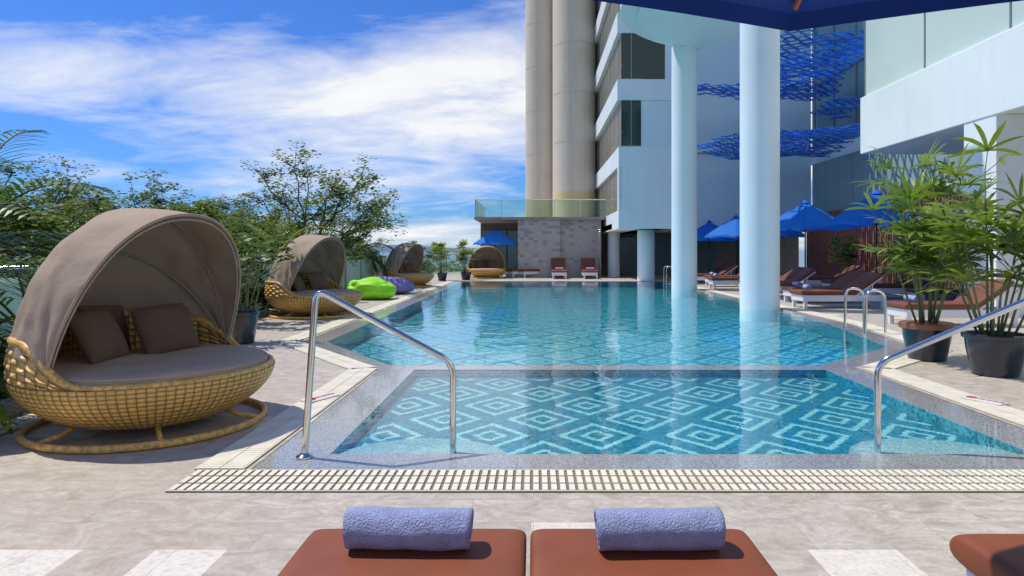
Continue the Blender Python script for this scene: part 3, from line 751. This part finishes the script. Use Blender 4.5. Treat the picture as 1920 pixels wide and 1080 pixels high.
# ---------------------------------------------------------------- umbrellas
def make_umbrella(lab,Rr=1.4,top=2.9,rim=2.05,fm='umb',pole='pole',group='blue garden umbrellas',rot=0,scal=.05,vh=.09,inn=.03):
    e=thing('garden_umbrella',(0,0,0),lab,'umbrella',group)
    b=B(); n=8
    def pt(a,t):
        seg=a/(2*math.pi/n); fr=seg-math.floor(seg)
        edge=1/ math.cos((fr-.5)*2*math.pi/n)*math.cos(math.pi/n)
        edge*=1-inn*math.sin(fr*math.pi)*t
        r=Rr*t*edge
        z=top+(rim-top)*(t**1.12) + scal*math.sin(fr*math.pi)*t*(2*t-1)
        return (r*math.cos(a+rot),r*math.sin(a+rot),z)
    b.grid(lambda u,v:pt(2*math.pi*u,max(.02,v)),64,12)
    def val(u,v):
        p=pt(2*math.pi*u,1); return (p[0]*(1+.01*v),p[1]*(1+.01*v),p[2]-vh*v)
    b.grid(val,64,1)
    part(b,'canopy',fm,e,smooth=False)
    b=B().lathe([(.16,0),(.10,.05),(.02,.12)],8,(0,0,top-.03)); part(b,'finial_cap',fm,e)
    part(B().tube([(0,0,0),(0,0,top+.1)],.024,10),'pole',pole,e,smooth=True)
    for i in range(n):
        a=2*math.pi*i/n+rot; 
        part(B().tube([(.03*math.cos(a),.03*math.sin(a),top-.06)]+[(Rr*t*math.cos(a),Rr*t*math.sin(a),top+(rim-top)*t**1.12-.02) for t in (.25,.5,.75,.97)],.011,6),'rib','wood',e)
        part(B().tube([(.03*math.cos(a),.03*math.sin(a),rim-.1),(Rr*.5*math.cos(a),Rr*.5*math.sin(a),top+(rim-top)*.5**1.12-.03)],.008,5),'strut','wood',e)
    part(B().lathe([(.27,0),(.27,.05),(.20,.09),(.05,.11),(.04,.3)],24),'base','stonebase',e,smooth=True,auto=True)
    return e
U0=make_umbrella('bright blue octagonal garden umbrella over loungers'); U0.location=(9.5,18.9,0)
for (x,y,s) in ((9.0,22.6,1.0),(10.6,15.6,.95),(7.9,26.6,.9),(7.3,28.3,.86),(9.6,27.4,.93)):
    copy_thing(U0,(x,y,0),rad(R.uniform(0,40)),scale=s)
copy_thing(U0,(-1.85,33.6,0),rad(10),'blue garden umbrella beside the stone pavilion',.80)
UF=make_umbrella('large blue umbrella with shade-coloured canopy over the brown sun loungers',1.62,2.85,2.168,'umbshade','wood',rot=rad(88.5),scal=.0,vh=.06,inn=.016); UF.location=(.90,.88,0)

# ---------------------------------------------------------------- plants
def blade(b,p,d,up,L,w,droop,seg=4):
    n=len(b.v); side=d.cross(up)
    if side.length<1e-4: side=Vector((1,0,0))
    side.normalize(); q=Vector(p)
    for i in range(seg+1):
        t=i/seg; ww=w*(math.sin(math.pi*min(1,.12+.80*t))**.8)*(1 if t<.99 else .3)
        b.v.append(tuple(q-side*ww/2)); b.v.append(tuple(q+side*ww/2))
        d2=(d+Vector((0,0,-1))*droop*t).normalized(); q=q+d2*(L/seg)
    for i in range(seg): 
        a=n+2*i; b.f.append((a,a+1,a+3,a+2))
def fan(b,c,d,size,rnd,nb=8,w=.035,dr=(.2,.7)):
    d=d.normalized(); up=Vector((0,0,1)); side=d.cross(up); side=side.normalized() if side.length>.05 else Vector((1,0,0))
    upn=side.cross(d).normalized()
    for i in range(nb):
        a=(i/(nb-1)-.5)*rad(rnd.uniform(150,200))
        dd=(d*math.cos(a)+side*math.sin(a)+upn*.15).normalized()
        blade(b,c,dd,upn,size*(1-.18*abs(a)/2)*rnd.uniform(.85,1.1),w*rnd.uniform(.8,1.25),rnd.uniform(*dr))
def lady_palm(seed,h,spread,canes,fans,size=.30,z0=.36,w=.05,dr=(.2,.7),lo=.38):
    rnd=random.Random(seed); f=B(); s=B()
    for i in range(canes):
        a=rnd.uniform(0,6.28); r=rnd.uniform(.02,.15); lean=rnd.uniform(.05,1)*spread; hh=h*rnd.uniform(.4,1)
        base=Vector((r*math.cos(a),r*math.sin(a),z0)); tip=base+Vector((math.cos(a)*lean*.55,math.sin(a)*lean*.55,hh*.86))
        mid=(base+tip)/2+Vector((rnd.uniform(-.04,.04),rnd.uniform(-.04,.04),.06))
        s.tube([base,mid,tip],[.013,.011,.008],6)
        for k in range(fans):
            t=rnd.uniform(lo,1) if k<fans-2 else 1
            p=base.lerp(mid,t*2) if t<.5 else mid.lerp(tip,(t-.5)*2)
            az=rnd.uniform(0,6.28); el=rnd.uniform(.0,1.0) if t<1 else rnd.uniform(.5,1.3)
            d=Vector((math.cos(az)*math.cos(el),math.sin(az)*math.cos(el),math.sin(el)))
            pl=rnd.uniform(.16,.34); c=p+d*pl
            s.tube([p,c],[.005,.004],4)
            fan(f,c,(d+Vector((0,0,-.2))).normalized(),size*rnd.uniform(.75,1.15),rnd,rnd.choice((5,6,7,8)),w,dr)
    return f,s
def potprof(r,h): return [(r*.68,0),(r*.74,.01),(r*.93,h*.62),(r*.97,h*.86),(r*1.06,h*.88),(r*1.08,h*.97),(r*1.02,h),(r*.92,h*.99),(r*.90,h*.86)]
def potted(x,y,r,h,seed,ph,spread,canes,fans,lab,rimmat=None,size=.30,leaf='leafpalm',w=.05,dr=(.2,.7),lo=.38):
    e=thing('potted_palm',(x,y,0),lab,'potted plant','potted palms')
    part(B().lathe(potprof(r,h),40),'pot','pot',e,smooth=True,auto=True)
    if rimmat: part(B().lathe([(r*1.085,h*.86),(r*1.10,h*.87),(r*1.11,h*.99),(r*1.04,h*1.015),(r*.93,h*1.01)],40),'rim',rimmat,e,smooth=True,auto=True)
    part(B().lathe([(.001,h*.9),(r*.91,h*.88)],24),'soil','soil',e)
    f,s=lady_palm(seed,ph,spread,canes,fans,size,h*.85,w,dr,lo)
    part(s,'stems','cane',e,smooth=True); part(f,'foliage',leaf,e)
    return e
potted(4.70,8.15,.275,.44,11,2.1,.85,14,7,'bushy lady palm in a dark pot with brown rim','potbrown',.38,w=.046,dr=(.35,.95),lo=.45)
potted(4.84,7.15,.29,.44,23,2.1,.75,12,7,'tall lady palm in a glossy dark pot',None,.38,w=.046,dr=(.35,.95),lo=.5)
potted(-4.08,9.6,.20,.45,31,1.0,.4,8,5,'slim palm in a dark pot beside the railing',None,.24,'leafdk',w=.03)
potted(-3.95,29.6,.22,.35,35,1.25,.5,8,6,'small palm in a dark pot near the pool end',None,.28)
potted(-3.0,30.4,.24,.35,37,1.35,.6,9,6,'small palm in a dark pot near the pool end',None,.28)
potted(11.2,20.6,.3,.4,41,1.7,.8,9,6,'leafy palm in a dark pot before the slatted screen',None,.35,'leafdk')
potted(11.0,24.4,.3,.4,43,1.5,.8,8,6,'leafy palm in a dark pot before the slatted screen',None,.35,'leafdk')
potted(8.7,14.6,.3,.4,47,1.6,.8,9,6,'leafy palm in a dark pot by the white pillar',None,.33)

def frond(b,s,base,az,L,el,droop,rnd,nl=26,ll=.32,w=.03):
    p=Vector(base); d=Vector((math.cos(az)*math.cos(el),math.sin(az)*math.cos(el),math.sin(el))); pts=[p.copy()]
    for i in range(nl):
        t=i/nl; d=(d+Vector((0,0,-droop/nl*(1+t)))).normalized(); p=p+d*L/nl; pts.append(p.copy())
        if t>.12:
            sd=d.cross(Vector((0,0,1))); sd=sd.normalized() if sd.length>.05 else Vector((1,0,0))
            l=ll*math.sin(math.pi*(.15+.8*t))*rnd.uniform(.85,1.1)
            for sg in (1,-1): blade(b,p,(sd*sg+d*.7+Vector((0,0,.15))).normalized(),Vector((0,0,1)),l,w,rnd.uniform(.5,1.1),3)
    s.tube(pts,[.014*(1-.8*i/len(pts))+.002 for i in range(len(pts))],5)
def feather(x,y,z,seed,n,L,trunk_h,lab,ll=.35,w=.04,m='leafdk',grp='garden palms'):
    rnd=random.Random(seed); e=thing('palm_tree',(x,y,z),lab,'palm tree',grp)
    f=B(); s=B()
    for i in range(n):
        az=i*2.4+rnd.uniform(-.3,.3)
        frond(f,s,(rnd.uniform(-.06,.06),rnd.uniform(-.06,.06),trunk_h),az,L*rnd.uniform(.75,1.1),rnd.uniform(.35,1.35),rnd.uniform(1.0,2.2),rnd,26,ll,w)
    s.tube([(0,0,0),(.03,0,trunk_h*.5),(0,0,trunk_h+.05)],[.09,.06,.04],8)
    part(s,'trunk','cane',e,smooth=True); part(f,'crown',m,e)
feather(-4.75,5.6,0.03,3,17,1.7,1.15,'feathery palm in the planting bed behind the daybed',.46,.040)
feather(-4.35,4.45,0.03,5,15,1.05,.15,'low fern like palm in the planting bed',.28,.032,'leafpalm')
feather(-5.2,7.0,0.03,6,14,1.5,.5,'bushy palm in the planting bed',.4,.04)
feather(-6.6,11.0,-3,8,16,1.9,3.4,'slender palm behind the glass railing',.45,.045,'leafpalm')
feather(-6.4,17.0,-3,9,18,2.0,3.9,'slender palm behind the glass railing',.45,.05,'leafpalm')
feather(-6.5,20.0,-3,10,18,2.1,3.8,'slender palm behind the glass railing',.45,.05,'leafpalm')
feather(-6.3,23.5,-3,12,18,2.0,4.1,'slender palm behind the glass railing',.45,.05)
feather(-6.9,14.0,-3,14,18,2.1,4.0,'slender palm behind the glass railing',.45,.05)

# trees
def leafcloud(b,c,r,n,rnd,sz=(.09,.17),flat=.6):
    for i in range(n):
        while True:
            q=Vector((rnd.uniform(-1,1),rnd.uniform(-1,1),rnd.uniform(-1,1)))
            if q.length<1: break
        p=c+Vector((q.x*r,q.y*r,q.z*r*flat))
        a=rnd.uniform(0,6.28); s=rnd.uniform(*sz)
        d=Vector((math.cos(a),math.sin(a),rnd.uniform(-.5,.4))).normalized()
        nrm=Vector((rnd.uniform(-.6,.6),rnd.uniform(-.6,.6),1)).normalized()
        sd=d.cross(nrm).normalized()*s*.34; k=len(b.v)
        b.v+=[tuple(p-d*s*.5),tuple(p+sd),tuple(p+d*s*.5),tuple(p-sd)]; b.f.append((k,k+1,k+2,k+3))
def tree(seed,loc,height,Rc,ch,lab,limbs=7,sub=5,twigs=5,leaves=95,flat=.5,sz=(.10,.19),point=0,spr=1):
    rnd=random.Random(seed); e=thing('garden_tree',loc,lab,'tree','broadleaf garden trees')
    s=B(); f=B(); fork=Vector((0,0,height-ch*1.25)); s.tube([(0,0,0),(.1,0,fork.z*.5),fork],[.28,.22,.18],8)
    def br(a,b_,r0,r1,n=4):
        pts=[]
        for i in range(n+1):
            t=i/n; p=a.lerp(b_,t)+Vector((0,0,-(b_-a).length*.10*math.sin(t*math.pi)))
            if 0<i<n: p+=Vector((rnd.uniform(-1,1),rnd.uniform(-1,1),rnd.uniform(-1,1)))*(b_-a).length*.05
            pts.append(p)
        s.tube(pts,[r0+(r1-r0)*i/n for i in range(n+1)],5); return pts
    for i in range(limbs):
        a=i*2*math.pi/limbs+rnd.uniform(-.35,.35); rr=Rc*rnd.uniform(.35,.65) if i else Rc*.1
        e1=Vector((math.cos(a)*rr,math.sin(a)*rr,height-ch*rnd.uniform(.35,.75)+(point if i==0 else 0)*.5))
        br(fork,e1,.10,.045)
        for j in range(sub):
            a2=a+rnd.uniform(-1.1,1.1) if i else rnd.uniform(0,6.28); r2=Rc*rnd.uniform(.15,.42)
            e2=e1+Vector((math.cos(a2)*r2,math.sin(a2)*r2,ch*rnd.uniform(.02,.38)))
            if i==0 and point: e2.z+=point*rnd.uniform(.1,.7)
            br(e1,e2,.035,.016)
            for k in range(twigs):
                d=Vector((rnd.uniform(-1,1),rnd.uniform(-1,1),rnd.uniform(-.25,.75))).normalized()
                e3=e2+d*rnd.uniform(.35,.95)*Rc*.2*spr
                br(e2,e3,.012,.004,3)
                leafcloud(f,e3,rnd.uniform(.28,.5)*Rc*.17*spr,leaves,rnd,sz,flat)
                leafcloud(f,e2.lerp(e3,.5),.2*Rc*.15*spr,leaves//3,rnd,sz,flat)
                if point: leafcloud(f,e1.lerp(e2,rnd.uniform(.3,.9)),.3,leaves//5,rnd,sz,flat)
    part(s,'trunk','bark',e,smooth=True); part(f,'crown','leaftree',e); return e
TA=tree(1,(-12.5,17,-9.2),11.8,5.0,2.6,'spreading broadleaf tree beyond the railing',8,5,6,44)
TB=tree(2,(-13.5,26,-9.6),12.5,5.5,3.0,'spreading broadleaf tree beyond the railing',8,5,6,44)
TC=tree(3,(-7.9,22.5,-8.8),12.0,4.1,3.2,'sparse leggy tree with a pointed top beyond the railing',8,5,6,42,.6,(.08,.15),1.8,1.25)
TD=tree(4,(-10.5,19,-9.3),11.2,3.6,2.6,'dense broadleaf tree beyond the railing',7,5,6,46)
AL='airy fine leaved tree beyond the railing'
copy_thing(TC,(-11.6,21.5,-9.6),rad(130),AL,.98); copy_thing(TC,(-13.8,19.5,-9.2),rad(250),AL,.96); copy_thing(TC,(-9.4,26.5,-9.4),rad(60),AL); copy_thing(TC,(-17.5,21.5,-8.8),rad(190),AL)
copy_thing(TA,(-19,25,-9.2),rad(100)); copy_thing(TB,(-19,34,-9.0),rad(200)); copy_thing(TA,(-9.5,12.2,-10.0),rad(220))
copy_thing(TD,(-10.5,36,-9.4),rad(20)); copy_thing(TB,(-26,28,-8.8),rad(50)); copy_thing(TD,(-8.8,42,-10),rad(80))
rnd=random.Random(99); f=B()
for i in range(260):
    y=rnd.uniform(3,34); x=-6.35-abs(rnd.gauss(0,.55)); z=rnd.uniform(-1.0,.55)+.25*mnoise.noise(Vector((y*.6,x,0)))
    leafcloud(f,Vector((x,y,z)),rnd.uniform(.25,.5),75,rnd,(.07,.15),.8)
o=f.obj('hedge_shrubs','leafhedge'); o['kind']='stuff'; o['label']='dense green shrubs behind the glass railing'; o['category']='hedge'
f=B()
for i in range(150):
    y=rnd.uniform(2.8,7.6); x=rnd.uniform(-5.65,-4.4); leafcloud(f,Vector((x,y,rnd.uniform(.1,.4))),.2,50,rnd,(.05,.12),.7)
o=f.obj('groundcover_plants','leafhedge'); o['kind']='stuff'; o['label']='low green ground cover in the planting bed'; o['category']='ground cover'
f=B()
for i in range(420):
    y=rnd.uniform(90,300); x=rnd.uniform(-260,30); leafcloud(f,Vector((x,y,-8.5+rnd.uniform(0,4.5))),rnd.uniform(3,6),34,rnd,(1.2,2.6),.8)
o=f.obj('distant_woods','leafhedge'); o['kind']='stuff'; o['label']='distant green treetops towards the sea'; o['category']='woods'

# ---------------------------------------------------------------- sky, sun
elev=62; az=Vector((-.94,.33,0)).normalized()
world=bpy.data.worlds.new("World"); scene.world=world; world.use_nodes=True
nt=world.node_tree; nt.nodes.clear()
out=nd(nt,'ShaderNodeOutputWorld'); bg=nd(nt,'ShaderNodeBackground'); lk(nt,bg.outputs[0],out.inputs[0])
sky=nd(nt,'ShaderNodeTexSky',sky_type='NISHITA'); sky.sun_disc=False
sky.sun_elevation=rad(elev); sky.sun_rotation=math.atan2(az.x,az.y)%(2*math.pi)
sky.air_density=1.0; sky.dust_density=.4; sky.ozone_density=3
tc=nd(nt,'ShaderNodeTexCoord'); s=nd(nt,'ShaderNodeSeparateXYZ'); lk(nt,tc.outputs['Generated'],s.inputs[0])
zz=mth(nt,'ADD',mth(nt,'MAXIMUM',s.outputs[2],0),.20)
cx=mth(nt,'DIVIDE',s.outputs[0],zz); cy=mth(nt,'DIVIDE',s.outputs[1],zz)
cb=nd(nt,'ShaderNodeCombineXYZ'); lk(nt,cx,cb.inputs[0]); lk(nt,cy,cb.inputs[1])
mp=nd(nt,'ShaderNodeMapping'); lk(nt,cb.outputs[0],mp.inputs[0]); mp.inputs['Rotation'].default_value=(0,0,rad(-24)); mp.inputs['Scale'].default_value=(.60,.95,1); mp.inputs['Location'].default_value=(1.3,.2,0)
c1=noise(nt,.70,9,mp.outputs[0],.7,.52); c2=noise(nt,3.0,8,mp.outputs[0],.6,.62)
cl=mth(nt,'ADD',mth(nt,'MULTIPLY',c1,.70),mth(nt,'MULTIPLY',c2,.30))
azm=mth(nt,'ARCTAN2',s.outputs[0],s.outputs[1]); el=s.outputs[2]
azc=mth(nt,'MAXIMUM',mth(nt,'MINIMUM',azm,.5),-.65)
low=ramp(nt,mth(nt,'ADD',el,mth(nt,'MULTIPLY',azc,.05)),.08,.19,True)
T_=mth(nt,'ADD',mth(nt,'MULTIPLY',azc,.14),.345)
upr=ramp(nt,mth(nt,'SUBTRACT',el,T_),-.06,.04,True)
bias=mth(nt,'MULTIPLY',low,mth(nt,'SUBTRACT',1,upr))
cl=mth(nt,'ADD',cl,mth(nt,'SUBTRACT',mth(nt,'MULTIPLY',bias,.17),.055))
mask=ramp(nt,cl,.435,.61)
skyc=mixc(nt,1.0,sky.outputs[0],(.038,.074,.140),'MULTIPLY')
cloudc=mixc(nt,ramp(nt,c2,.3,.7),(.85,.88,.92),(1.0,1.0,1.0))
lk(nt,mixc(nt,mth(nt,'MULTIPLY',mask,.96),skyc,cloudc),bg.inputs[0]); bg.inputs[1].default_value=1.0
sun=bpy.data.lights.new('sun','SUN'); sun.energy=4.0; sun.angle=rad(.7); sun.color=(1,.94,.84)
so=bpy.data.objects.new('sun',sun); col.objects.link(so)
dv=-(az*math.cos(rad(elev))+Vector((0,0,math.sin(rad(elev))))); so.rotation_euler=dv.to_track_quat('-Z','Y').to_euler(); so.location=(-20,10,30)

cam=bpy.data.cameras.new('camera'); co=bpy.data.objects.new('camera',cam); col.objects.link(co)
co.location=(0,0,1.3); co.rotation_euler=(rad(90),0,0); cam.sensor_width=36; cam.lens=24; cam.shift_x=-40/1920; cam.shift_y=-70/1920
cam.clip_start=.05; cam.clip_end=20000
scene.camera=co
scene.view_settings.view_transform='Standard'; scene.view_settings.look='None'; scene.view_settings.exposure=0
